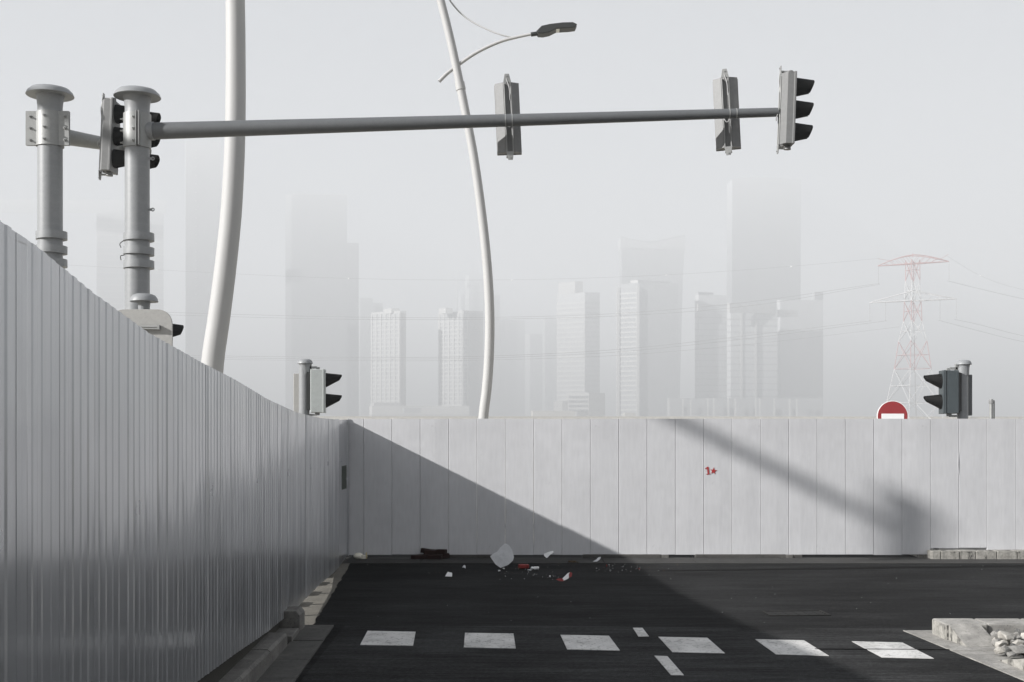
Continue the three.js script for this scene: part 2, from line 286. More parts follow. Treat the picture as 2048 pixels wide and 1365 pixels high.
{ // kerb and pavement at the right end of the back fence
  const p0 = onGround(1863, 1120), t = thing('kerb', 'stained grey concrete kerb under the right end of the white fence', 'kerb'); t.userData.kind = 'structure';
  let x = p0.x;
  for (let i = 0; i < 26; i++) {
    const w = i === 0 ? 0.13 : rr(0.19, 0.3);
    mesh('kerb_stone', rbox(w - 0.006, 0.125 + rr(-0.003, 0.003), 0.2, 0.012, x + w / 2, 0.06, -ZB + 0.13 + rr(-0.004, 0.004)), M.stained, t); x += w;
  }
  mesh('kerb_stone', rbox(0.12, 0.125, 0.8, 0.012, p0.x - 0.03, 0.058, -ZB - 0.42), M.stained, t);
  tag(mesh('pavement', prism([[p0.x + 0.04, -ZB + 0.025], [14, -ZB + 0.025], [14, -18.6], [p0.x + 0.04, -18.6]], -0.01, 0.112), M.concrete), 'raised pavement behind the kerb at the right end of the white fence', 'pavement', null, 'structure');
}
{ // left kerb, its gutter slabs and the odd block at its end
  const kx = (Z) => -1.84 + 0.0357 * (9.74 - Z), kh = (Z) => 0.12 + 0.018 * Math.max(0, 9.74 - Z);
  const t = thing('kerb', 'grey concrete kerb at the foot of the ribbed fence, lower left', 'kerb'); t.userData.kind = 'structure';
  let Z = 9.74;
  while (Z > 1) {
    const l = rr(0.31, 0.48), a = Z - l + 0.005, c = 0.02, hj = rr(-0.003, 0.003), top = (x, z) => kh(-z) + hj;
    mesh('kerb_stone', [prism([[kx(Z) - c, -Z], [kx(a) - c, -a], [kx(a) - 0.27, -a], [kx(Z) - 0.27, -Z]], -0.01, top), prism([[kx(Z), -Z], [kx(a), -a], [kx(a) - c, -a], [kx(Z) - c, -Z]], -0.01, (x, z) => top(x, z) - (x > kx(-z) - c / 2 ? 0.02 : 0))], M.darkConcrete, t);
    Z -= l;
  }
  const g = tag(new THREE.Group(), 'strip of dark gutter slabs beside the lower left kerb', 'gutter', null, 'structure'); g.name = numbered('gutter'); scene.add(g);
  const gx = (q) => -1.615 + 0.0357 * (10.78 - q); Z = 10.78;
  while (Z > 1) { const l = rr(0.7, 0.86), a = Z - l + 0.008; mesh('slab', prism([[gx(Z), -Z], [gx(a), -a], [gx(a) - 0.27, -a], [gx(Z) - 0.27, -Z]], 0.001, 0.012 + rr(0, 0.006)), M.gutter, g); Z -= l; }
  const b = thing('concrete_block', 'loose chamfered concrete block standing at the end of the left kerb', 'block', [-2.0, 0, -10.53], 0.03);
  mesh('stone', extrude([[-0.135, 0], [0.135, 0], [0.135, 0.15], [0.105, 0.185], [-0.11, 0.185], [-0.135, 0.16]], 0.3, 0.008).translate(0, 0.008, 0), M.darkConcrete, b);
  mesh('base', rbox(0.25, 0.06, 0.42, 0.012, 0.02, 0.03, 0.39), M.darkConcrete, b);
}
{ // the traffic island, lower right
  const skew = (Z) => 0.0714 * (10.36 - Z), t = thing('traffic_island', 'pale concrete kerbed traffic island with dropped kerbs, lower right corner', 'traffic island'); t.userData.kind = 'structure';
  const P = (x, Z) => [x + skew(Z), -Z];
  const ramp = (z0, h0, z1, h1) => (x, z) => h0 + (h1 - h0) * THREE.MathUtils.clamp((-z - z0) / (z1 - z0), 0, 1);
  const sides = (geo) => { const g = clean(geo), n = g.attributes.normal, p = g.attributes.position, out = [[], []]; for (let i = 0; i < p.count; i += 3) { const k = n.getY(i) + n.getY(i + 1) + n.getY(i + 2) > 1.5 ? 0 : 1; for (let j = i; j < i + 3; j++) out[k].push([p.getX(j), p.getY(j), p.getZ(j), n.getX(j), n.getY(j), n.getZ(j)]); }
    return out.map((v) => { const q = new THREE.BufferGeometry(); q.setAttribute('position', new THREE.Float32BufferAttribute(v.flatMap((w) => w.slice(0, 3)), 3)); q.setAttribute('normal', new THREE.Float32BufferAttribute(v.flatMap((w) => w.slice(3)), 3)); return q; }); };
  const weathered = (geo) => { const [a, b] = sides(geo), m = mesh('kerb_stone', a, M.concrete, t); mesh('weathered_face', b, M.stained, m); return m; };
  const stone = (poly, y1) => weathered(prism(poly, -0.02, y1));
  weathered(rbox(0.36, 0.165, 0.34, 0.02, 3.84, 0.06, -10.206));
  stone([P(3.66, 10.03), P(3.66, 9.7), P(3.93, 9.7), P(3.93, 10.03)], ramp(9.715, 0.014, 10.025, 0.138));
  for (let i = 0; i < 9; i++) mesh('kerb_stone', rbox(0.395, 0.16, 0.31, 0.016, 4.225 + i * 0.4, 0.0605, -10.22), M.concrete, t);
  stone([P(3.64, 9.13), P(3.64, 8.51), P(3.95, 8.51), P(3.95, 9.13)], ramp(8.9, 0.145, 9.13, 0.012));
  for (let i = 0; i < 8; i++) { const z = 8.5 - i * 0.7; stone([P(3.64, z), P(3.64, z - 0.69), P(3.95, z - 0.69), P(3.95, z)], 0.15); }
  let Z = 10.53; // flush apron slabs
  for (let i = 0; i < 14; i++) {
    const l = i === 0 ? 0.46 : rr(0.22, 0.34), a = Z - l + 0.006, in0 = Z > 10.04 ? 3.9 : 3.97;
    mesh('apron_slab', prism([P(3.475, Z), P(3.475, a), P(in0, a), P(in0, Z)], -0.02, 0.008 + rr(0, 0.005)), M.concrete, t); Z -= l;
  }
  mesh('soil_bed', prism([[3.97, -10.06], [7.8, -10.06], [7.8, -4.2], [4.3, -4.2], [4.02, -9.24]], -0.02, 0.022), M.soil, t);
  // rocks in the bed
  const spots = [[2013, 1276, 36, 30, 0, 'tall pale pointed rock, largest in the kerbed bed', 1.1], [2038, 1288, 34, 17, 0, 'long cream slab-like rock leaning at the right edge of the bed', 0.6], [2003, 1291, 22, 20, 0, 'small white round rock below the tall pale rock', 0.9],
    [1991, 1275, 18, 22, 1], [1999, 1268, 22, 16, 2], [2036, 1270, 16, 22, 2], [2046, 1265, 18, 16, 1], [2026, 1280, 18, 16, 1], [1994, 1287, 20, 18, 1], [1985, 1268, 14, 12, 2], [2001, 1300, 26, 18, 0], [2035, 1302, 40, 20, 1], [2015, 1301, 24, 14, 2],
    [2022, 1309, 18, 12, 1], [2044, 1278, 22, 16, 1], [1990, 1281, 12, 14, 0], [2014, 1265, 18, 12, 1], [2060, 1275, 34, 26, 0], [2080, 1290, 36, 26, 1], [2075, 1268, 30, 22, 2], [2058, 1300, 30, 22, 2], [2100, 1275, 36, 28, 0], [2026, 1266, 16, 14, 0]];
  for (let i = 0; i < 34; i++) spots.push([rr(1990, 2075), rr(1263, 1306), rr(10, 22), rr(9, 17), i % 3]);
  const used = {};
  for (const [px, py, w, h, c, label] of spots) {
    if (px - (py - 1258) * 0.75 < 1966) continue;     // keep clear of the kerb
    const g = onGround(px, py + h * 0.45, 0.03), k = F / -g.z, pts = [], rx = w / k / 2 * 1.12, ry = h / k / 2 * 1.2, rz = rx * 0.9;
    for (let i = 0; i < 17; i++) { const v = new THREE.Vector3(rr(-1, 1), rr(-1, 1), rr(-1, 1)).normalize().multiplyScalar(rr(0.82, 1.05)); pts.push(v.multiply(new THREE.Vector3(rx, ry, rz))); }
    const geo = new ConvexGeometry(pts); geo.computeVertexNormals();
    const m = mesh('rock', geo, M.rock[c], scene, [g.x, 0.025 + ry * 0.85, g.z]);
    tag(m, label ?? [w * h > 420 ? 'large' : w * h > 230 ? 'middling' : 'small', ['pale cream', 'mid grey', 'dark grey'][c], 'angular rock in the kerbed bed,', px < 2003 ? 'beside the sloping kerb' : py < 1272 ? 'against the far kerb' : py > 1296 ? 'at the near edge' : px > 2030 ? 'towards the right frame edge' : 'in the middle of the heap'].join(' '), 'rock', 'rocks in the kerbed bed at lower right');
  }
}

// ---------------------------------------------------------------- signal posts and heads
function capGeo(R, r, h) {                             // mushroom cap on a flared neck, underside at 0
  return lathe([[0, h * 1.0], [R * 0.55, h * 0.97], [R * 0.8, h * 0.78], [R * 0.94, h * 0.42], [R, h * 0.05], [R * 0.985, 0], [R * 0.7, h * 0.06], [r * 1.16, h * 0.02], [r * 1.06, -h * 0.5], [r * 1.0, -h * 1.3], [r * 0.99, -h * 2.2], [0, -h * 2.2]], 56);
}
const boltAt = (x, y, z, dir) => { const g = mergeGeometries([cyl(0.022, 0.022, 0.014, 0, 0.007, 0, 6), cyl(0.011, 0.011, 0.03, 0, 0.026, 0, 8)].map(clean)); return g.applyQuaternion(new THREE.Quaternion().setFromUnitVectors(new THREE.Vector3(0, 1, 0), new THREE.Vector3(...dir).normalize())).translate(x, y, z); };
const ZP = 16.8, R0 = 24 * ZP / F, kp = F / ZP;           // the two tall posts stand side by side
const YP = (py) => EYE - (py - HZ) / kp;
function tallPost(label, px, capTop, dy, seamTurned) {
  const t = thing('signal_mast', label, 'signal mast', [(px - 1024) / kp, 0, -ZP]);
  mesh('shaft', cyl(R0 * 1.02, R0, YP(218 + dy), 0, YP(218 + dy) / 2, 0, 48), M.grey, t);
  mesh('cap', capGeo(46 / kp, R0, 17 / kp).translate(0, YP(192 + dy), 0), M.grey, t);
  const y0 = YP(294 + dy), y1 = YP(226 + dy), h = y1 - y0, ym = (y0 + y1) / 2, rc = R0 * 1.12;
  const cl = mesh('clamp', [cyl(rc, rc, h, 0, ym, 0, 48), ...(seamTurned ? [box(0.012, h, 0.09, 0.055, ym, rc + 0.012), box(0.012, h, 0.09, 0.09, ym, rc + 0.008), box(0.16, h * 0.98, 0.02, -0.01, ym, -rc - 0.0)] : [box(86 / kp, h, 0.022, 0, ym, R0 * 0.55), box(86 / kp, h, 0.022, 0, ym, R0 * 0.55 - 0.03)])], M.zinc, t);
  for (const f of [0.15, 0.5, 0.84]) {
    const y = y0 + h * f;
    if (seamTurned) { mesh('bolt', boltAt(0.0, y, rc, [-0.15, 0, 1]), M.zinc, cl); mesh('bolt', boltAt(-rc, y, 0.03, [-1, 0, 0.2]), M.zinc, cl); }
    else for (const [x, z] of [[-34 / kp, R0 * 0.55 + 0.01], [-1.5 / kp, rc - 0.004], [35 / kp, R0 * 0.55 + 0.01]]) mesh('bolt', boltAt(x, y, z, [0, 0, 1]), M.zinc, cl);
  }
  for (const [py, tilt] of [[472, 0.02], [500, -0.02], [527, 0.015]]) mesh('collar', toCreasedNormals(cyl(30 / kp, 30 / kp, 15 / kp, 0, 0, 0, 48), 0.6).rotateZ(tilt), M.grey, t, [3 / kp, YP(py + dy), 0]);
  return t;
}
const mastA = tallPost('grey signal mast with winged bolted clamp, farther left of the two masts', 99.5, 170, 0, false);
const mastB = tallPost('grey signal mast carrying the long horizontal arm over the road', 274, 173, 3, true);
{ // arms: mast A's goes away to the right, mast B's crosses the picture
  const a0 = new THREE.Vector3(0.1, YP(268), -0.12), a1 = at(296, 303, 18.4).sub(mastA.position), A = mesh('arm', tube([a0, a0.clone().lerp(a1, 0.5), a1], (s) => 0.115 - 0.045 * s, 24, 30), M.zinc, mastA);
  mesh('arm_flange', bar(a0.toArray(), a0.clone().lerp(a1, 0.05).toArray(), 0.14, 0.13, 24), M.zinc, A);
  const b0 = at(300, 262.5, ZP).sub(mastB.position), b1 = at(1557, 224.5, ZP).sub(mastB.position), d = b1.clone().sub(b0);
  const B = mesh('arm', bar(b0.toArray(), b1.toArray(), 16.7 / kp, 8.9 / kp, 40), M.greyDark, mastB);
  mesh('arm_flange', bar(b0.clone().addScaledVector(d, -0.004).toArray(), b0.clone().addScaledVector(d, 0.006).toArray(), 18 / kp, 18 / kp, 32), M.grey, B);
  for (const px of [1011, 1024.5, 1459, 1473]) { const s = (px - 300) / 1257, r = (16.7 - 7.8 * s) / kp + 0.004; mesh('strap', bar(b0.clone().addScaledVector(d, s - 0.0009).toArray(), b0.clone().addScaledVector(d, s + 0.0009).toArray(), r, r, 32), M.zinc, B); }
  mesh('arm_end_bolt', bar(b1.clone().add(new THREE.Vector3(-0.01, 0.03, 0.05)).toArray(), b1.clone().add(new THREE.Vector3(0.05, 0.03, 0.03)).toArray(), 0.022, 0.022, 10), M.zinc, B);
  for (const py of [318, 420]) mesh('hook', [box(0.06, 0.035, 0.012, R0 + 0.02, YP(py), 0.02), new THREE.TorusGeometry(0.02, 0.008, 8, 16).translate(R0 + 0.055, YP(py), 0.02)], M.grey, mastB);
  mesh('loose_wire', [tube([[-R0, YP(482), 0.05], [-R0 - 0.05, YP(490), 0.08], [-R0 - 0.04, YP(497), 0.06]], 0.006, 6, 10), tube([[-R0, YP(512), 0.05], [-R0 - 0.04, YP(514), 0.08], [-R0 - 0.04, YP(522), 0.06]], 0.006, 6, 10)], M.cable, mastB);
}
function visorGeo(r, top, low, cut, taper = 0.28) {                  // hood: length falls from top to low round the opening
  const n = 28, pos = [], A0 = cut, A1 = Math.PI * 2 - cut, P = (i, e, q) => { const w = A0 + (A1 - A0) * i / n + Math.PI, up = (1 + Math.cos(w)) / 2, L = low + (top - low) * Math.min(1, up * 1.35), k = 1 - taper * e; return [Math.sin(w) * q * k, Math.cos(w) * q * k + r * (1 - k) - 0.1 * L * e, e * L]; };
  const face = (a, b, c, d) => pos.push(...a, ...b, ...c, ...a, ...c, ...d);
  for (let i = 0; i < n; i++) { const o = r, k = r - 0.005; face(P(i, 0, o), P(i + 1, 0, o), P(i + 1, 1, o), P(i, 1, o)); face(P(i + 1, 0, k), P(i, 0, k), P(i, 1, k), P(i + 1, 1, k)); face(P(i, 1, o), P(i + 1, 1, o), P(i + 1, 1, k), P(i, 1, k)); }
  const g = new THREE.BufferGeometry(); g.setAttribute('position', new THREE.Float32BufferAttribute(pos, 3)); g.computeVertexNormals(); return toCreasedNormals(g, 0.6);
}
const latheLens = (r) => lathe([[0, 0.03], [r * 0.6, 0.022], [r, 0], [0, -0.001]], 28).rotateX(Math.PI / 2);
function signalHead(label, pos, turn, lean, H = 1.0, group) { // three lamps; looks along its own +z
  const t = thing('traffic_signal', label, 'traffic signal', pos.toArray(), 0, group); t.rotation.order = 'ZYX'; t.rotation.set(0, turn, lean);
  const w = 0.172, prof = [[-w, 0], [w, 0], [w, -0.09], [0.06, -0.155], [0.055, -0.135], [0.05, -0.1], [-0.05, -0.1], [-0.055, -0.135], [-0.06, -0.155], [-w, -0.09]];
  const body = mesh('housing', prism(prof, -H / 2, H / 2), M.body, t);
  mesh('door', rbox(2 * w + 0.012, H + 0.012, 0.035, 0.008, 0, 0, 0.015), M.body, t);
  for (const s of [1, -1]) mesh('stub', cyl(0.05, 0.045, 0.05, 0, s * (H / 2 + 0.03), -0.03), M.body, body);
  for (const s of [1, -1]) {
    mesh('bracket', [extrude([[-0.055, 0], [0.055, 0], [0.03, 0.12 * s], [-0.03, 0.12 * s]], 0.012, 0.002).translate(0, s * (H / 2 - 0.005), -0.165), box(0.05, 0.02, 0.14, 0, s * (H / 2 + 0.04), -0.1), cyl(0.009, 0.009, 0.02, 0, 0, 0, 10).rotateX(Math.PI / 2).translate(0, s * (H / 2 + 0.085), -0.175)], M.zinc, t);
  }
  mesh('rod', [bar([-0.045, -H / 2, -0.162], [-0.045, H / 2, -0.162], 0.008, 0.008, 8), bar([0.045, -H / 2, -0.162], [0.045, H / 2, -0.162], 0.008, 0.008, 8)], M.zinc, t);
  mesh('wire', tube([[-0.02, -0.02, -0.15], [-0.045, -0.09, -0.2], [0, -0.155, -0.2], [0.04, -0.09, -0.19], [0.02, -0.02, -0.15]], 0.006, 6, 20), M.cableGrey, t); mesh('wire', tube([[0.01, H / 2 + 0.05, -0.17], [-0.025, H / 2 - 0.1, -0.185], [-0.03, H / 2 - 0.26, -0.165]], 0.006, 6, 14), M.cableGrey, t);
  for (const i of [1, 0, -1]) { const y = i * H * 0.318; mesh('lens', latheLens(0.115).translate(0, y, 0.033), M.lens, t); mesh('visor', visorGeo(0.135, 0.27, 0.22, 0.3).translate(0, y + 0.01, 0.033), M.visor, t); }
  return t;
}
signalHead('grey signal head seen from behind at the middle of the long arm', at(1016, 240, ZP + 0.4), Math.PI + 0.06, 0.045);
signalHead('grey signal head seen from behind near the far end of the long arm', at(1454, 230, ZP + 0.36), Math.PI - 0.2, 0.05);
signalHead('grey signal head with three black hoods, at the tip of the long arm', at(1582, 221, ZP), Math.PI / 2, -0.035);
signalHead('grey signal head with three black hoods, hung between the two masts', at(226, 274.5, ZP + 0.15), Math.PI / 2, -0.045);
signalHead('signal head mostly hidden behind the mast with the long arm', at(277, 283, 18.0), Math.PI / 2, -0.03);
function lowSignal(label, px, capTop, Z, dir, mats, turn) {  // two-lamp signal on its own post, looking along dir * x
  const k = F / Z, y = (py) => EYE - (py - HZ) / k, t = thing('pedestrian_signal', label, 'pedestrian signal', [(px - 1024) / k, 0, -Z], 0, null), r = 10.5 / k;
  mesh('post', cyl(r, r, y(capTop + 16), 0, y(capTop + 16) / 2, 0, 32), M.grey, t);
  mesh('cap', capGeo(15.5 / k, r, 9.5 / k).translate(2 / k, y(capTop + 10), 0), M.grey, t);
  const h = 86 / k, yc = y(capTop + 65), head = new THREE.Group(); head.name = 'head'; head.position.set(dir * 28 / k, yc, 0.02); head.rotation.y = dir * turn; t.add(head);
  const back = mesh('rear_box', rbox(0.15, h * 0.96, 0.25, 0.01, -dir * 0.115, yc - 0.04, -0.23), mats[2], t);
  mesh('housing', [rbox(0.2, h, 0.26, 0.012, -dir * 0.012, 0, 0), rbox(0.02, h + 0.008, 0.285, 0.006, dir * 0.09, 0, 0), rbox(0.022, h + 0.004, 0.275, 0.006, dir * 0.112, 0, 0)], mats[0], head);
  mesh('spacer', box(0.06, h * 0.88, 0.16, -dir * 0.14, 0, -0.03), M.lampBlack, head);
  mesh('bracket', [box(0.16, 0.035, 0.05, dir * 0.12, yc + h / 2 + 0.035, 0), box(0.05, 0.04, 0.04, dir * 0.22, yc + h / 2 + 0.02, 0), box(0.03, 0.1, 0.05, dir * (r + 0.02), yc + h / 2 + 0.05, 0), box(0.17, 0.03, 0.05, dir * 0.12, yc - h / 2 - 0.035, 0), box(0.07, 0.04, 0.04, dir * 0.21, yc - h / 2 - 0.02, 0)], M.zinc, t);
  for (const s of [1, -1]) { const g = visorGeo(0.115, 0.25, 0.21, 0.05, 0.58).rotateY(dir * Math.PI / 2); mesh('visor', g.translate(dir * 0.123, s * h * 0.24 + 0.01, 0), M.visor, head); mesh('lens', latheLens(0.1).rotateY(dir * Math.PI / 2).translate(dir * 0.124, s * h * 0.24, 0), M.lens, head); }
  return t;
}
lowSignal('two-lamp signal on a capped post above the ribbed fence, facing right', 608, 718, 18.8, 1, [M.bodyGreen, null, M.board], 0.12);
lowSignal('dark two-lamp signal on a capped post above the white fence, facing left', 1926, 720, 18.2, -1, [M.bodyBlue, null, M.greyDark], 0.1);
{ // board-backed signal that peeps over the ribbed fence
  const Z = 16, k = F / Z, y = (py) => EYE - (py - HZ) / k, t = thing('backed_signal', 'signal on a rounded pale backing board with mushroom-capped stub, above the ribbed fence', 'traffic signal', [(282 - 1024) / k, 0, -Z]);
  const s = new THREE.Shape(), w = 63 / k, top = y(620), r = 34 / k, low = top - 1.35;
  s.moveTo(-w, low); s.lineTo(w, low); s.lineTo(w, top - r); s.quadraticCurveTo(w, top, w - r, top); s.lineTo(-w + r, top); s.quadraticCurveTo(-w, top, -w, top - r); s.closePath();
  mesh('backing_board', extrude(s, 0.025, 0.004).translate(0, 0, 0.02), M.board, t);
  mesh('post', cyl(0.075, 0.075, top - 0.5, 0, (top - 0.5) / 2, -0.12), M.grey, t);
  mesh('stub', cyl(9.5 / k, 9.5 / k, 0.5, 0, top - 0.12, -0.12, 24), M.zinc, t);
  mesh('cap', capGeo(28 / k, 11 / k, 16 / k).translate(0, y(602), -0.12), M.grey, t);
  mesh('bracket', [bar([-8 / k, y(655), 0.08], [40 / k, y(655), 0.08], 0.016), bar([-8 / k, y(659), 0.08], [40 / k, y(659), 0.08], 0.012), box(0.03, 0.06, 0.07, 38 / k, y(656), 0.06), box(0.16, 0.3, 0.08, -20 / k, y(675), 0.08)], M.zinc, t);
  mesh('hood', visorGeo(0.1, 0.16, 0.12, 0.4).rotateY(Math.PI / 2 + 0.45).translate(w - 0.07, y(660), -0.16), M.visor, t);
  mesh('housing', rbox(0.3, 1.0, 0.14, 0.02, 0, top - 0.65, -0.07), M.greyDark, t);
}

// ---------------------------------------------------------------- street lamps
function lampPost(label, pts, Z, wide) {
  const k = F / Z, P = pts.map(([x, y]) => at(x, y, Z)), base = [P[P.length - 1].x, 0, -Z], t = thing('street_lamp', label, 'street lamp', base), b = new THREE.Vector3(...base);
  const low = P[P.length - 1], foot = new THREE.Vector3(low.x - (P[P.length - 2].x - low.x) * 0.8, 0, -Z);
  mesh('pole', tube([...P, foot].reverse().map((p) => p.clone().sub(b)), (s) => wide(1 - s) / k / 2, 32, 90), M.white, t);
  return { t, b, k };
}
lampPost('tall white curved lamp column, thick and near, rising behind the ribbed fence', [[452, -420], [464, -180], [470, 0], [471, 100], [470.5, 230], [468, 320], [461.5, 430], [450, 540], [437, 640], [423.5, 740]], 20.4, (s) => 34 + 14 * s);
{
  const Z = 26.6, { t, b, k } = lampPost('slender white curved lamp post with one arm, behind the white fence', [[822, -230], [853, -100], [881, 0], [901, 80], [918, 160], [934, 240], [947, 310], [960, 400], [971, 495], [977.5, 580], [979.5, 650], [977.5, 725], [973, 782], [966.5, 838]], Z, (s) => 15 + 6 * s);
  const p = (x, y, d = 0) => at(x, y, Z + d).sub(b);
  mesh('arm', tube([p(878, 163), p(893, 148), p(915, 131), p(950, 107, -0.05), p(1000, 83.5, -0.1), p(1035, 74, -0.15), p(1066, 67.5, -0.2)], (s) => (3.8 - 1.0 * s) / k, 14, 50), M.white, t);
  const head = new THREE.Group(); head.name = 'lamp_head'; t.add(head);
  mesh('connector', [bar(p(1062, 69, -0.2).toArray(), p(1076, 67, -0.2).toArray(), 4.4 / k, 4.2 / k, 14)], M.lampBlack, head);
  const up = [[1075, 66], [1084, 57], [1100, 53.5], [1125, 50.5], [1145, 50], [1151, 53], [1149, 57], [1138, 58.5], [1112, 60], [1098, 67], [1086, 69.5], [1077, 69]].map(([x, y]) => { const q = p(x, y, -0.2); return [q.x, q.y]; });
  mesh('lamp_case', extrude(up, 0.3, 0.02).translate(0, 0, p(1100, 60, -0.2).z), M.lampBlack, head);
  const gl = [[1112, 59.4], [1125, 58.4], [1144, 57], [1144.5, 58.2], [1125, 60.2], [1112.5, 61.2]].map(([x, y]) => { const q = p(x, y, -0.2); return [q.x, q.y]; });
  mesh('lamp_glass', extrude(gl, 0.24, 0.004).translate(0, -0.004, p(1100, 60, -0.2).z), M.lampGlass, head);
  mesh('stay', [tube([p(884, -30, 0.1), p(902, 4, 0.1), p(930, 34, 0.1), p(968, 56, 0), p(1000, 69, -0.1), p(1028, 76, -0.15)], 1.6 / k, 8, 40)], M.white, t);
  mesh('joint_ring', bar(p(919, 165).toArray(), p(922, 180).toArray(), 9.6 / k, 9.8 / k, 24), M.white, t);
}
{ // outside the frame: the mast whose arm and signal head throw their shadow on the white fence
  const h = 10.5, X = -14.78, t = thing('signal_mast', 'grey signal mast outside the view whose arm reaches towards the road', 'signal mast', [X, 0, -15]);
  mesh('shaft', cyl(0.17, 0.17, h + 0.4, 0, (h + 0.4) / 2, 0), M.grey, t); mesh('cap', capGeo(0.33, 0.17, 0.13).translate(0, h + 0.6, 0), M.grey, t);
  mesh('arm', bar([0, h, 0.1], [0, h, 6.6], 0.105, 0.09, 24), M.greyDark, t);
  mesh('arm_bracket', bar([0, h, 6.54], [0.4, h - 0.05, 6.6], 0.05, 0.05, 12), M.zinc, t);
  const s = signalHead('signal head outside the view on the end of an arm', new THREE.Vector3(-14.41, h - 0.2, -8.31), Math.PI / 2, 0, 1.1); s.scale.set(1, 1, 0.8);
}

// ---------------------------------------------------------------- sign and small post behind the white fence
{
  const Z = 21, k = F / Z, c = at(1785.5, 833, Z), t = thing('no_entry_sign', 'round red no entry sign half hidden behind the white fence', 'road sign', [c.x, 0, -Z]);
  const disc = (r, d, z) => cyl(r, r, d, 0, 0, 0, 56).rotateX(Math.PI / 2).translate(0, c.y, z);
  mesh('rim', disc(31 / k, 0.02, 0), M.signWhite, t); mesh('face', disc(29.8 / k, 0.012, 0.006), M.red, t);
  mesh('white_bar', box(45 / k, 13 / k, 0.005, 0, EYE - (834.5 - HZ) / k, 0.0135), M.signWhite, t);
  for (const x of [-14, 0, 14]) mesh('rivet', cyl(0.011, 0.011, 0.006, 0, 0, 0, 12).rotateX(Math.PI / 2).translate(x / k, EYE - (810 - HZ) / k, 0.014), M.redMark, t);
  mesh('post', cyl(0.04, 0.04, c.y, 0, c.y / 2, -0.06, 20), M.grey, t);
}
{
  const Z = 19.6, k = F / Z, y = (p) => EYE - (p - HZ) / k, t = thing('sleeve_post', 'short pale metal post with a collar, far right above the white fence', 'post', [(1983 - 1024) / k, 0, -Z]);
  mesh('shaft', cyl(3.6 / k, 3.6 / k, y(799), 0, y(799) / 2, 0, 20), M.zinc, t);
  mesh('collar', cyl(5.4 / k, 5.4 / k, 7 / k, 1 / k, y(804.5), 0, 20), M.body, t);
  mesh('side_rod', cyl(1.3 / k, 1.3 / k, y(802), 6 / k, y(802) / 2, 0, 10), M.zinc, t);
}

// ---------------------------------------------------------------- rubbish on the road
function sheetGeo(px, Z, lean, bump) {                 // a crumpled sheet with the outline px (pixels), standing or lying at depth Z
  const pts = px.map(([x, y]) => { const p = at(x, y, Z); return new THREE.Vector2(p.x, p.y); }), c = pts.reduce((a, p) => a.add(p), new THREE.Vector2()).multiplyScalar(1 / pts.length), low = Math.min(...pts.map((p) => p.y));
  const rings = 4, pos = [], fine = []; for (let i = 0; i < pts.length; i++) { const a = pts[i], b = pts[(i + 1) % pts.length]; fine.push(a, a.clone().lerp(b, 0.5)); }
  const V = fine.map((p) => Array.from({ length: rings + 1 }, (_, r) => { const q = c.clone().lerp(p, r / rings); return [q.x, q.y, -Z - (q.y - low) * lean + (n16(q.x * 0.22 + 0.3, q.y * 0.22) - 0.5) * bump * 9]; })), n = V.length;
  for (const v of V) v[0] = [c.x, c.y, -Z - (c.y - low) * lean];
  for (let i = 0; i < n; i++) for (let r = 0; r < rings; r++) { const a = V[i][r], b = V[(i + 1) % n][r], d = V[i][r + 1], e = V[(i + 1) % n][r + 1]; pos.push(...a, ...d, ...e); if (r) pos.push(...a, ...e, ...b); }
  const back = []; for (let i = 0; i < pos.length; i += 9) for (const j of [0, 2, 1]) back.push(pos[i + j * 3], pos[i + j * 3 + 1], pos[i + j * 3 + 2] - 0.003);
  const g = new THREE.BufferGeometry(); g.setAttribute('position', new THREE.Float32BufferAttribute([...pos, ...back], 3)); g.computeVertexNormals(); return g;
}
const gz = (y) => EYE * F / (y - HZ);
tag(mesh('packing_sheet', sheetGeo([[1010, 1088], [1018, 1092], [1024, 1101], [1028, 1115], [1026, 1122], [1016, 1131], [1001, 1137], [991, 1130], [984, 1120], [980, 1114], [989, 1107], [993, 1106], [1001, 1096]], gz(1137), 0.25, 0.006), M.foam), 'large torn grey packing sheet propped up in front of the white fence', 'packing sheet');
tag(mesh('paper', sheetGeo([[895, 1145], [904, 1147], [904, 1154], [890, 1153.5]], gz(1154), 0.7, 0.004), M.paper), 'small white square paper scrap lying alone on the dark road', 'paper');
tag(mesh('paper', sheetGeo([[1088, 1109], [1098, 1105], [1106, 1103], [1108, 1106], [1100, 1111], [1094, 1117], [1088, 1113]], gz(1118), 0.5, 0.006), M.paper), 'curled white paper in front of the dark gap under the white fence', 'paper');
tag(mesh('paper', sheetGeo([[1185, 1124], [1193, 1120], [1197, 1116], [1202, 1115], [1201, 1119], [1194, 1124]], gz(1125), 0.6, 0.004), M.foam), 'thin greyish paper strip on the road near the sunlit edge', 'paper');
tag(mesh('paper', sheetGeo([[924, 1136], [928, 1131], [931, 1133], [931, 1138], [928, 1136]], gz(1138), 0.5, 0.003), M.foam), 'tiny folded grey paper scrap left of the packing sheet', 'paper');
{
  const Z = gz(1163), t = thing('torn_packet', 'torn red and white packet lying on the dark road', 'packet');
  mesh('white_flap', sheetGeo([[1136, 1148], [1142, 1146], [1137, 1158], [1127, 1162], [1125, 1158]], Z, 0.6, 0.004), M.paper, t);
  mesh('red_flap', sheetGeo([[1138, 1149], [1141, 1145], [1145, 1148], [1143, 1154], [1138, 1156]], Z + 0.01, 0.6, 0.006), M.redTrash, t);
  mesh('red_base', sheetGeo([[1112, 1160], [1118, 1158], [1126, 1158], [1128, 1163], [1120, 1163]], Z - 0.01, 0.9, 0.004), M.redTrash, t);
}
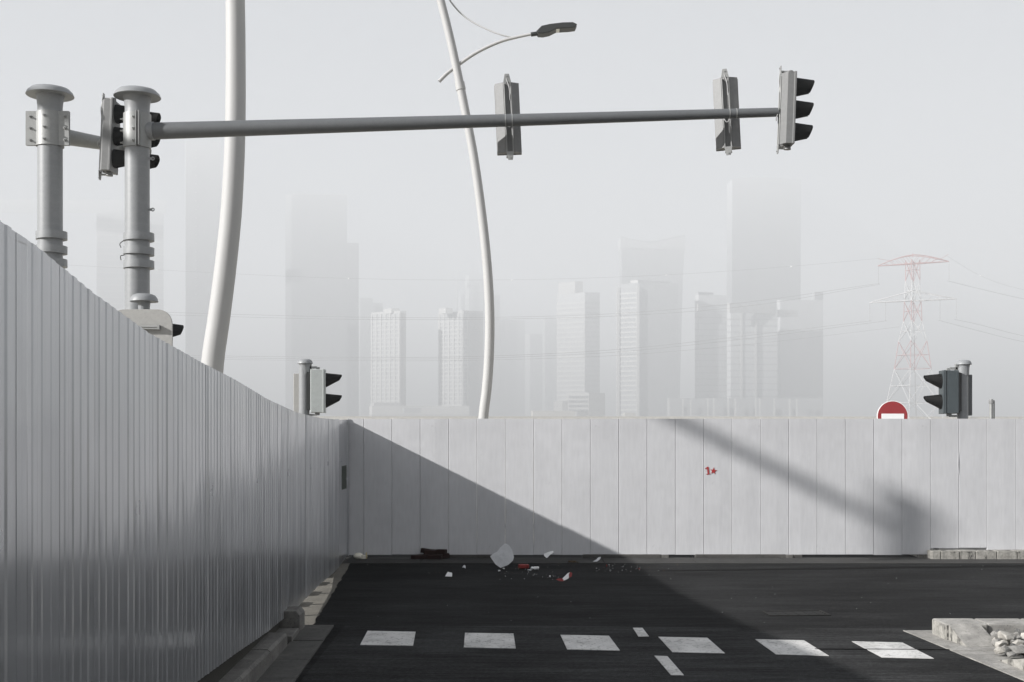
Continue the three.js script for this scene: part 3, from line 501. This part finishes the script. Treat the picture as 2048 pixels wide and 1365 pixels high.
{
  const p = onGround(1046, 1138), t = thing('crushed_carton', 'crushed red drinks carton on the road beside white foam', 'carton', [p.x, 0, p.z], 0.15);
  mesh('carton', [rbox(0.13, 0.055, 0.07, 0.012, 0.0, 0.03, 0), rbox(0.03, 0.05, 0.08, 0.01, 0.06, 0.032, 0.006)], M.redTrash, t); mesh('flap', box(0.03, 0.012, 0.06, -0.055, 0.012, 0.035), M.brown, t);
}
function lump(name, label, cat, x, y, w, h, mat, parts = 3) {
  const p = onGround(x, y), k = F / -p.z, gs = [];
  for (let i = 0; i < parts; i++) { const pts = []; for (let j = 0; j < 14; j++) pts.push(new THREE.Vector3(rr(-1, 1), rr(-1, 1), rr(-1, 1)).normalize().multiply(new THREE.Vector3(w / k * 0.32, h / k * 0.5, w / k * 0.25))); gs.push(new ConvexGeometry(pts).translate((i - (parts - 1) / 2) * w / k * 0.36, h / k * 0.42, rr(-0.01, 0.01))); }
  return tag(mesh(name, gs, mat, scene, [p.x, 0, p.z]), label, cat);
}
lump('foam_chunk', 'white foam chunk right of the crushed red carton', 'foam chunk', 1070, 1140, 14, 7, M.paper);
lump('foam_chunk', 'small flat foam chunk just below the white foam chunk', 'foam chunk', 1059, 1142, 9, 3, M.foam, 2);
lump('foam_chunk', 'white foam crumb in front of the packing sheet', 'foam chunk', 998, 1144, 6, 4, M.paper, 2);
lump('foam_chunk', 'white foam crumb under the lower edge of the packing sheet', 'foam chunk', 1007, 1139.5, 6, 4, M.paper, 2);
lump('foam_chunk', 'white foam crumb left of the torn red packet', 'foam chunk', 1100, 1155, 6, 4, M.paper, 1);
lump('dirt_clod', 'brown clod of dirt between the curled paper and paper strip', 'dirt clod', 1144, 1127, 14, 6, M.brown, 3);
lump('dirt_clod', 'small brown clod right of the larger dirt clod', 'dirt clod', 1156, 1128, 5, 4, M.brown, 1);
lump('red_scrap', 'small dark red scrap near the sunlit edge of the road', 'scrap', 1213, 1134, 5, 5, M.redTrash, 1);
lump('red_scrap', 'tiny red scrap where shade meets sunlight on the road', 'scrap', 1279, 1140, 6, 4, M.redTrash, 1);
{ // cap or rag in the corner
  const p = onGround(718, 1119), t = thing('crumpled_cup', 'cream plastic cup lying in the corner where the fences meet', 'cup', [p.x, 0, p.z], 0.2);
  mesh('cup', [new THREE.SphereGeometry(0.06, 20, 14).scale(1.15, 0.75, 0.9).translate(-0.01, 0.045, 0), cyl(0.05, 0.058, 0.05, 0.05, 0.04, 0, 24).rotateZ(-0.2)], std(lin(0.72, 0.69, 0.6), 0.6), t);
  mesh('rim', new THREE.TorusGeometry(0.045, 0.008, 8, 24).rotateY(Math.PI / 2).translate(0.1, 0.045, 0), std(lin(0.5, 0.42, 0.25), 0.6), t);
}
{ // broken bricks in the shade by the white fence
  const t = thing('brick_heap', 'small heap of broken red bricks against the foot of the white fence', 'brick heap', [onGround(864, 1118).x, 0, -ZB + 0.14]);
  for (const [x, y, z, a, l] of [[-0.13, 0.035, 0.02, 0.1, 0.2], [0.05, 0.035, 0.05, -0.15, 0.2], [0.15, 0.04, -0.02, 0.5, 0.18], [-0.02, 0.1, 0, 0.25, 0.19], [-0.09, 0.115, -0.01, -0.1, 0.12], [0.14, 0.105, 0.0, -0.3, 0.13], [-0.22, 0.02, 0.04, 0.8, 0.1]]) { const b = mesh('brick', rbox(l, 0.065, 0.1, 0.008), M.wood, t, [x, y, z]); b.rotation.set(rr(-0.15, 0.15), a, rr(-0.15, 0.15)); }
}
{ // crumbs and grit
  const gs = [], chunk = (x, y, s) => { const p = onGround(x, y), k = F / -p.z; gs.push(new THREE.TetrahedronGeometry(s / k, 0).rotateX(rr(0, 6)).rotateY(rr(0, 6)).scale(1, 0.5, 1).translate(p.x, s / k * 0.3, p.z)); };
  for (let i = 0; i < 46; i++) chunk(rr(1190, 1285), rr(1126, 1145), rr(0.5, 1.4));
  for (let i = 0; i < 30; i++) chunk(rr(985, 1120), rr(1130, 1160), rr(0.5, 1.3));
  for (let i = 0; i < 40; i++) chunk(rr(700, 2040), rr(1122, 1250), rr(0.4, 0.9));
  tag(mesh('litter', gs, M.paper), 'scatter of tiny white crumbs and grit on the road', 'litter', null, 'stuff');
  const ds = [], dk = (x, y, s) => { const p = onGround(x, y), k = F / -p.z; ds.push(new THREE.TetrahedronGeometry(s / k, 0).rotateX(rr(0, 6)).rotateY(rr(0, 6)).scale(1.2, 0.6, 1.2).translate(p.x, s / k * 0.3, p.z)); };
  for (let i = 0; i < 90; i++) dk(rr(870, 1420), rr(1119, 1150), rr(0.5, 1.6));
  tag(mesh('grit', ds, M.brown), 'dark grit and crumbs of soil near the foot of the white fence', 'grit', null, 'stuff');
}

// ---------------------------------------------------------------- power line
const ZY = 700, kY = F / ZY, yP = (x, y, d = 0) => at(x, y, ZY + d);
const pylon = thing('pylon', 'red and white lattice power pylon fading in the haze', 'pylon', [(1826 - 1024) / kY, 0, -ZY]);
{
  const o = pylon.position, L = (p) => p.clone().sub(o).toArray(), lev = [[520, 17], [560, 17], [588, 19], [603, 20], [643, 22], [680, 33], [735, 43], [780, 56], [868, 80]];
  const half = (y) => lerpKnots(lev, y) / kY * 0.62, Y = (y) => EYE - (y - HZ) / kY;
  const rot = Math.PI / 4 + 0.445, cor = (y, i) => { const h = half(y) * 1.08, w = rot + i * Math.PI / 2 + Math.PI / 4, q = h * 1.2; return [Math.cos(w) * q, Y(y), Math.sin(w) * q]; };
  const mid = (a, b) => a.map((v, i) => (v + b[i]) / 2);
  const bands = [[520, 562, 'pylonRed'], [562, 603, 'pylonWhite'], [603, 643, 'pylonRed'], [643, 683, 'pylonWhite'], [683, 738, 'pylonRed'], [738, 875, 'pylonWhite']];
  for (const [y0, y1, m] of bands) {
    for (let i = 0; i < 4; i++) mesh('leg', bar(cor(y1, i), cor(y0, i), 0.21, 0.19, 6), M[m], pylon);
    const gs = [], steps = y1 - y0 > 100 ? 2 : 1;
    for (let s = 0; s < steps; s++) { const a = y0 + (y1 - y0) * s / steps, b = y0 + (y1 - y0) * (s + 1) / steps; for (let i = 0; i < 4; i++) { const j = (i + 1) % 4; gs.push(bar(cor(a, i), cor(b, j), 0.14, 0.14, 5), bar(cor(a, j), cor(b, i), 0.14, 0.14, 5), bar(cor((a + b) / 2, i), cor((a + b) / 2, j), 0.12, 0.12, 5)); if (y1 > 700) gs.push(bar(mid(cor(a, i), cor(b, j)), cor((a + b) / 2, i), 0.09, 0.09, 5), bar(cor(b, i), cor(b, j), 0.12, 0.12, 5)); } }
    mesh('bracing', gs, M[m], pylon);
  }
  const dirX = [0.98, 0, 0.2], cross = (name, yl, yt, xl, xr, slope, mat, horn) => {
    const gs = [], P = (px, y, d = 0) => { const s = (px - 1826) / kY; return [s * dirX[0], Y(y), s * dirX[2] + d]; }, n = 6, bulge = half(yl) * 0.8;
    for (const d of [-1, 1]) for (const [xe, sg] of [[xl, -1], [xr, 1]]) {
      const yEnd = yl + slope * sg; let prev = null;
      for (let i = 0; i <= n; i++) { const f = i / n, px = 1826 + (xe - 1826) * f, low = P(px, yl + (yEnd - yl) * f, d * bulge * (1 - f)), up = P(px, yt + (yEnd - yt) * Math.pow(f, horn ? 1.6 : 1.0), d * bulge * (1 - f)); if (prev) gs.push(bar(prev[0], low, 0.27, 0.27, 5), bar(prev[1], up, 0.25, 0.25, 5), bar(prev[0], up, 0.09, 0.09, 5)); prev = [low, up]; }
    }
    if (horn) for (const [xe, x0, dy] of [[1760, 1790, -12], [1894, 1865, -17]]) gs.push(tube([P(x0, yt + 11), P((xe + x0) / 2, yt + 8), P(xe, yl + dy)], 0.12, 5, 8));
    return mesh(name, gs, M[mat], pylon);
  };
  cross('upper_crossarm', 528, 511, 1759, 1895, -2.5, 'pylonRed', true);
  cross('lower_crossarm', 602, 582, 1743, 1909, -2, 'pylonWhite', false);
  mesh('peak', bar([0, Y(515), 0], [0, Y(506), 0], 0.2, 0.1, 6), M.pylonRed, pylon);
  for (const [x, y0, y1] of [[1760, 531, 567], [1895, 526, 562], [1743.5, 604, 642], [1774, 604, 642], [1878, 602, 641], [1909, 600, 639]]) { const s = (x - 1826) / kY; mesh('insulator', [bar([s * 0.98, Y(y0), s * 0.2], [s * 0.98, Y(y1), s * 0.2], 0.1, 0.1, 6), ...[0.15, 0.3, 0.45, 0.6, 0.75].map((f) => cyl(0.16, 0.16, 0.3, s * 0.98, Y(y0 + (y1 - y0) * f), s * 0.2, 8))], M.pylonGrey, pylon); }
}
function powerLine(label, pts, r = 0.1) {
  const t = thing('power_line', label, 'power line'); mesh('conductor', tube(pts.map(([x, y, d]) => yP(x, y, d ?? 0)), r, 5, 60), M.pylonGrey, t); return t;
}
powerLine('upper wire of the higher pair of conductors left of the pylon', [[-300, 600], [0, 614], [400, 627], [700, 634.5], [950, 635.5], [1240, 627], [1500, 604], [1760, 567]]);
powerLine('lower wire of the higher pair of conductors left of the pylon', [[-300, 606], [0, 619], [400, 632], [700, 639], [950, 639], [1240, 632], [1500, 612], [1743, 642]].slice(0, 7).concat([[1760, 569]]));
powerLine('upper wire of the lower bundle of conductors left of the pylon', [[-300, 690], [0, 703], [420, 712], [720, 715], [950, 713.5], [1240, 699], [1500, 671], [1743.5, 642]]);
powerLine('middle wire of the lower bundle of conductors left of the pylon', [[-300, 696], [0, 707], [420, 715.5], [720, 718.5], [950, 717], [1240, 704], [1500, 677], [1774, 642]]);
powerLine('lowest wire of the lower bundle of conductors left of the pylon', [[-300, 700], [0, 711], [420, 719], [720, 722], [950, 721], [1240, 711], [1500, 689], [1800, 654]], 0.075);
powerLine('conductor falling to the right from the upper crossarm of the pylon', [[1895, 562], [1960, 578, 14], [2048, 598, 35], [2400, 660, 98]]);
powerLine('conductor falling to the right from the tip of the lower crossarm', [[1909, 639], [1960, 650, 14], [2048, 672, 35], [2400, 730, 98]]);
powerLine('second conductor falling to the right from the lower crossarm', [[1878, 641], [1950, 660, 14], [2048, 684, 35], [2400, 745, 98]]);
{
  const e = powerLine('earth wire with white warning balls strung above the conductors', [[-300, 500], [0, 522], [313, 540], [690, 557], [1020, 560], [1333, 550], [1583, 533], [1760, 517]], 0.065);
  for (const [x, y] of [[313, 540], [697, 557.5], [1024, 561], [1333, 550.5], [1583, 533.5]]) mesh('warning_ball', new THREE.SphereGeometry(0.42, 14, 10), std(lin(0.9), 0.4), e, yP(x, y).toArray());
  const f = powerLine('earth wire falling to the right from the top of the pylon', [[1894, 512], [1962, 552, 14], [2048, 580, 35], [2400, 640, 98]], 0.06);
  mesh('warning_ball', new THREE.SphereGeometry(0.42, 14, 10), std(lin(0.9), 0.4), f, yP(1962, 552, 14).toArray());
}

// ---------------------------------------------------------------- the far city in the haze
function block(t, name, xl, xc, xr, yt, Z, mat, o = {}) {   // a prism whose near edge is at pixel column xc and whose two faces reach xl and xr
  const k = F / Z, C = at(xc, HZ, Z), wl = (xc - xl) / k, wr = (xr - xc) / k, H = EYE - (yt - HZ) / k, y0 = o.base ? EYE - (o.base - HZ) / k : 0;
  const L = [C.x - wl, -Z - wl * (o.tl ?? 0.8)], R = [C.x + wr, -Z - wr * (o.tr ?? 0.12)], B = [L[0] + R[0] - C.x, L[1] + R[1] + Z];
  const poly = [L, [C.x, -Z], R, B], top = o.top ?? (() => H), m = mesh(name, prism(poly, y0, top), mat, t);
  if (o.floor) {
    const n = Math.floor((H - y0 - 2) / o.floor);
    const run = (A, D, from, mt) => {                 // one face: slabs and piers proud of the glass
      const dx = D[0] - A[0], dz = D[1] - A[1], len = Math.hypot(dx, dz), ux = dx / len, uz = dz / len, nx = -uz, nz = ux, e = 0.5;
      const strip = (s0, s1, h0, h1, out) => prism([[A[0] + ux * s0 + nx * 0.02, A[1] + uz * s0 + nz * 0.02], [A[0] + ux * s1 + nx * 0.02, A[1] + uz * s1 + nz * 0.02], [A[0] + ux * s1 + nx * out, A[1] + uz * s1 + nz * out], [A[0] + ux * s0 + nx * out, A[1] + uz * s0 + nz * out]], h0, h1);
      if (len < 3) return;
      const s = mesh('floor_slab', strip(0.05, len - 0.05, 0, o.slab ?? 1.1, e), mt, t, [0, y0 + o.floor, 0]);
      for (let i = 2; i < n; i++) again(s, t, [0, y0 + o.floor * i, 0]);
      if (o.piers) for (let i = 0; i <= o.piers; i++) { const c = i / Math.max(1, o.piers) * (len - 2.4); mesh('pier', strip(c, c + (o.pierW ?? 2.2), y0, H - 0.2, e + 0.25), mt, t); }
    };
    run(L, [C.x, -Z], 0, o.trim); if (!o.leftOnly) run([C.x, -Z], R, 0, o.trimR ?? o.trim);
  }
  if (o.crown) mesh('parapet', prism(poly, H, H + o.crown), o.crownMat ?? o.trim ?? mat, t);
  return { H, k, C, poly };
}
const tower = (name, label) => thing(name, label, 'building');
{ const t = tower('bridged_towers', 'very faint pair of towers joined by a high bridge, far left'); block(t, 'tower_wall', 192, 193, 322, 424, 1624, M.glassFar, { floor: 8.5, slab: 2.2, trim: M.cladPale }); block(t, 'tower_wall', -160, -158, -40, 424, 1624, M.glassFar); block(t, 'bridge', -170, -169, 330, 398, 1603, M.glassFar, { base: 425, tr: 0.02 }); }
{ const t = tower('tall_tower', 'very faint tall slab tower behind the near lamp column'); block(t, 'wall', 370, 370.6, 440, 280, 1344, M.glassFar, { tr: 0.1 }); const k = F / 1344; for (let y = 300; y < 620; y += 17) { const p = at(391, y, 1344); mesh('balcony', box(1.6, 1.1, 2, p.x, p.y, p.z - 1.2), M.cladWhite, t); } }
{ const t = tower('slab_tower', 'broad grey slab tower with lower annex, left of the slender lamp post'); const b = block(t, 'wall', 570, 583, 692, 389, 1680, M.glassDark, { tr: 0.1, tl: 0.2 }); block(t, 'annex', 690, 692, 717, 486, 1750, M.glassDark, { tr: 0.1 }); block(t, 'roof_box', 585, 588, 690, 387, 1701, M.cladGrey, { base: 392, tr: 0.1 }); for (let y = 400; y < 700; y += 12) { const p = at(577, y, 1685.6); mesh('balcony', box(2.4, 2.4, 3, p.x, p.y, p.z), M.cladWhite, t); } }
{ const t = tower('low_tower', 'faint stepped block between the slab tower and the first twin tower'); block(t, 'wall', 716, 720, 745, 596, 2100, M.glass); block(t, 'wall', 740, 744, 765, 606, 2114, M.glass); }
function twin(label, xl, xc, xr, roofs) {
  const t = tower('apartment_tower', label); block(t, 'wall', xl, xc, xr, 626, 1470, M.glassLight, { floor: 5.2, slab: 2, trim: M.cladWhite, trimR: M.cladPale, piers: 6, pierW: 2.1, tl: 0.55, crown: 2.4, crownMat: M.cladWhite });
  for (const [a, b, y] of roofs) block(t, 'roof_turret', a, (a + b) / 2, b, y, 1474, M.cladWhite, { base: 627 }); return t;
}
twin('pale gridded apartment tower, left of the similar pair', 738, 800, 812, [[766, 799, 617]]);
twin('pale gridded apartment tower, right of the similar pair, beside the slender lamp post', 875, 938, 966, [[877, 905, 616.5], [916, 935, 621]]);
{ const t = tower('unfinished_tower', 'faint unfinished tower of open floors behind the slender lamp post'); block(t, 'core', 930, 938, 968, 550, 2380, M.cladGrey, { floor: 13, slab: 3.6, trim: M.cladPale }); block(t, 'wing', 916, 922, 1000, 590, 2401, M.glass, { floor: 13, slab: 3.6, trim: M.cladPale });
  const c = thing('tower_crane', 'faint tower crane beside the unfinished tower', 'crane', [at(914, 0, 2366).x, 0, -2366]), k = F / 2366, Y = (y) => EYE - (y - HZ) / k; mesh('mast', bar([0, 0, 0], [0, Y(545), 0], 1.3, 1.3, 4), M.pylonGrey, c); mesh('jib', bar([-18 / k, Y(548), 0], [46 / k, Y(546), 0], 0.9, 0.8, 4), M.pylonGrey, c); mesh('counterweight', box(6, 6, 4.5, -14 / k, Y(551), 0), M.pylonGrey, c); }
{ const t = tower('background_blocks', 'faint low blocks right of the slender lamp post'); block(t, 'wall', 1000, 1010, 1050, 640, 2408, M.glassLight); block(t, 'wall', 1050, 1060, 1085, 668, 2380, M.glassLight); block(t, 'wall', 1086, 1090, 1114, 636, 2422, M.glassLight); }
{ const t = tower('striped_tower', 'tower with pale horizontal bands, midway between lamp post and flared tower'); block(t, 'wall', 1115, 1170, 1200, 585, 1610, M.glassLight, { floor: 6.6, slab: 2.4, trim: M.cladWhite, trimR: M.cladGrey, tl: 0.6 }); block(t, 'roof_frame', 1118, 1150, 1166, 563, 1618, M.cladPale, { base: 586 }); }
{ const t = tower('striped_tower', 'tower with bright white banded left side and plain dark right side'); block(t, 'wall', 1235, 1277, 1358, 566, 1512, M.glass, { floor: 6.2, slab: 2.1, trim: M.cladWhite, leftOnly: true, tl: 0.6, tr: 0.14 }); block(t, 'roof_box', 1262, 1276, 1345, 560, 1519, M.cladWhite, { base: 569, tr: 0.5 }); for (const x of [1236.5, 1276]) { const k = F / 1509, p = at(x, 0, 1510.6 + (x < 1250 ? 15 : 0)); mesh('corner_pier', box(3.4, EYE + (HZ - 572) / k, 3.4, p.x, (EYE + (HZ - 572) / k) / 2, p.z), M.cladWhite, t); } }
{ const t = tower('flared_tower', 'dark tower with a dipping concave roofline and flared top'); const Z = 1820, k = F / Z, y = (p) => EYE - (p - HZ) / k, x = (p) => (p - 1024) / k, s = new THREE.Shape(); s.moveTo(x(1246), 0); s.lineTo(x(1246), y(590)); s.lineTo(x(1242), y(472)); s.quadraticCurveTo(x(1290), y(488), x(1330), y(478)); s.lineTo(x(1371), y(469)); s.lineTo(x(1366), y(560)); s.lineTo(x(1358), 0); s.closePath(); mesh('wall', extrude(s, 46).translate(0, 0, -Z - 24), M.glassDark, t); mesh('crown_band', extrude([[x(1241.5), y(496)], [x(1241), y(476)], [x(1300), y(487)], [x(1371.5), y(474)], [x(1370.5), y(500)]], 48).translate(0, 0, -Z - 24), M.cladGrey, t); }
{ const t = tower('tall_tower', 'tallest broad dark tower on the right with a slightly arched roof'); const Z = 1568, k = F / Z, y = (p) => EYE - (p - HZ) / k, x = (p) => (p - 1024) / k, s = new THREE.Shape(); s.moveTo(x(1464), 0); s.lineTo(x(1465), y(357)); s.quadraticCurveTo(x(1520), y(352), x(1602), y(359)); s.lineTo(x(1601), 0); s.closePath(); mesh('wall', extrude(s, 40).translate(0, 0, -Z - 20), M.glassDark, t); mesh('roof_box', box(10, 4, 8, x(1512), y(354), -Z - 15), M.cladGrey, t); }
{ const t = tower('mid_tower', 'grey tower with a sloping roof and pale band, left of the tallest tower'); const b = block(t, 'wall', 1391, 1398, 1456, 590, 1540, M.glassPale, { tr: 0.1, floor: 8, slab: 1.2, trim: M.cladGrey }); block(t, 'roof_box', 1392, 1397, 1430, 584, 1548, M.glass, { base: 592, tr: 0.5 }); block(t, 'pale_band', 1391, 1396, 1409, 608, 1529, M.cladPale, { base: 622, tr: 0.4 }); }
{ const t = tower('mid_tower', 'grey tower with white top band, in front of the tallest tower'); block(t, 'wall', 1455, 1462, 1557, 611, 1484, M.glassPale, { tr: 0.08, floor: 8, slab: 1.2, trim: M.cladGrey }); block(t, 'pale_band', 1455, 1460, 1556, 606, 1470, M.cladPale, { base: 625, tr: 0.3 }); for (const x of [1487, 1516]) { const k = F / 1470, p = at(x, 0, 1472.8); mesh('fin', box(2.4, EYE + (HZ - 612) / k, 2, p.x, (EYE + (HZ - 612) / k) / 2, p.z - 12), M.cladPale, t); } }
{ const t = tower('mid_tower', 'plain grey stepped tower at the right end of the skyline'); block(t, 'wall', 1555, 1561, 1649, 600, 1512, M.glassPale, { tr: 0.1 }); block(t, 'stair_core', 1627, 1630, 1648, 584, 1529, M.glass, { tr: 0.3, base: 604 }); block(t, 'pale_band', 1553, 1557, 1598, 620, 1492, M.cladPale, { base: 634, tr: 0.25 }); }
{ const t = tower('low_building', 'long pale low podium below the twin apartment towers'); block(t, 'wall', 738, 744, 938, 812, 1400, M.cladWhite, { tr: 0.05, floor: 7.4, slab: 2.3, trim: M.cladPale }); block(t, 'dark_bay', 805, 808, 842, 816, 1392, M.glass, { tr: 0.02, base: 826 }); block(t, 'upper_storey', 742, 748, 802, 806, 1408, M.cladPale, { tr: 0.05, base: 813 }); }
{ const t = tower('low_building', 'pale stepped low building with rows of windows below the striped tower'); block(t, 'wall', 1133, 1178, 1212, 786, 1400, M.cladWhite, { tl: 0.25, tr: 0.6 }); block(t, 'side_wing', 1108, 1125, 1136, 802, 1389, M.cladPale, { tl: 0.3 }); const k = F / 1386; for (const yy of [794, 803, 812, 821]) for (let x = 1140; x < 1176; x += 5.5) { const f = (1178 - x) / k * 0.25, p = at(x, yy, 1399.16); mesh('window', box(2.1, 2.5, 0.8, p.x, p.y, p.z - f), M.glass, t); } }
{ const t = tower('low_building', 'long grey podium with pale vertical ribs below the right towers'); block(t, 'wall', 1335, 1338, 1648, 797, 1442, M.glassFar, { tr: 0.02 }); for (const x of [1338, 1366, 1382, 1416, 1428, 1457, 1471, 1512, 1520, 1549, 1580, 1594]) { const p = at(x, 812, 1433.6), k = F / 1434; mesh('rib', box(1.6, 30 / k + 8, 1.4, p.x, p.y - 4, p.z), M.cladWhite, t); } }
{ const t = tower('low_building', 'sand-coloured low sheds behind the white fence, centre'); block(t, 'wall', 1062, 1066, 1150, 822, 1260, M.cladSand, { tr: 0.05 }); block(t, 'wall', 1246, 1250, 1272, 826, 1267, M.cladSand, { tr: 0.05 }); }
tag(mesh('sand_bank', prism([[-420, -728], [420, -728], [420, -780], [-420, -780]], -0.02, (x) => EYE - (833.3 + Math.sin(x * 0.05) * 0.7 - HZ) / F * 728), M.sand), 'long pale sand bank along the horizon', 'bank', null, 'structure');

renderer.render(scene, camera);
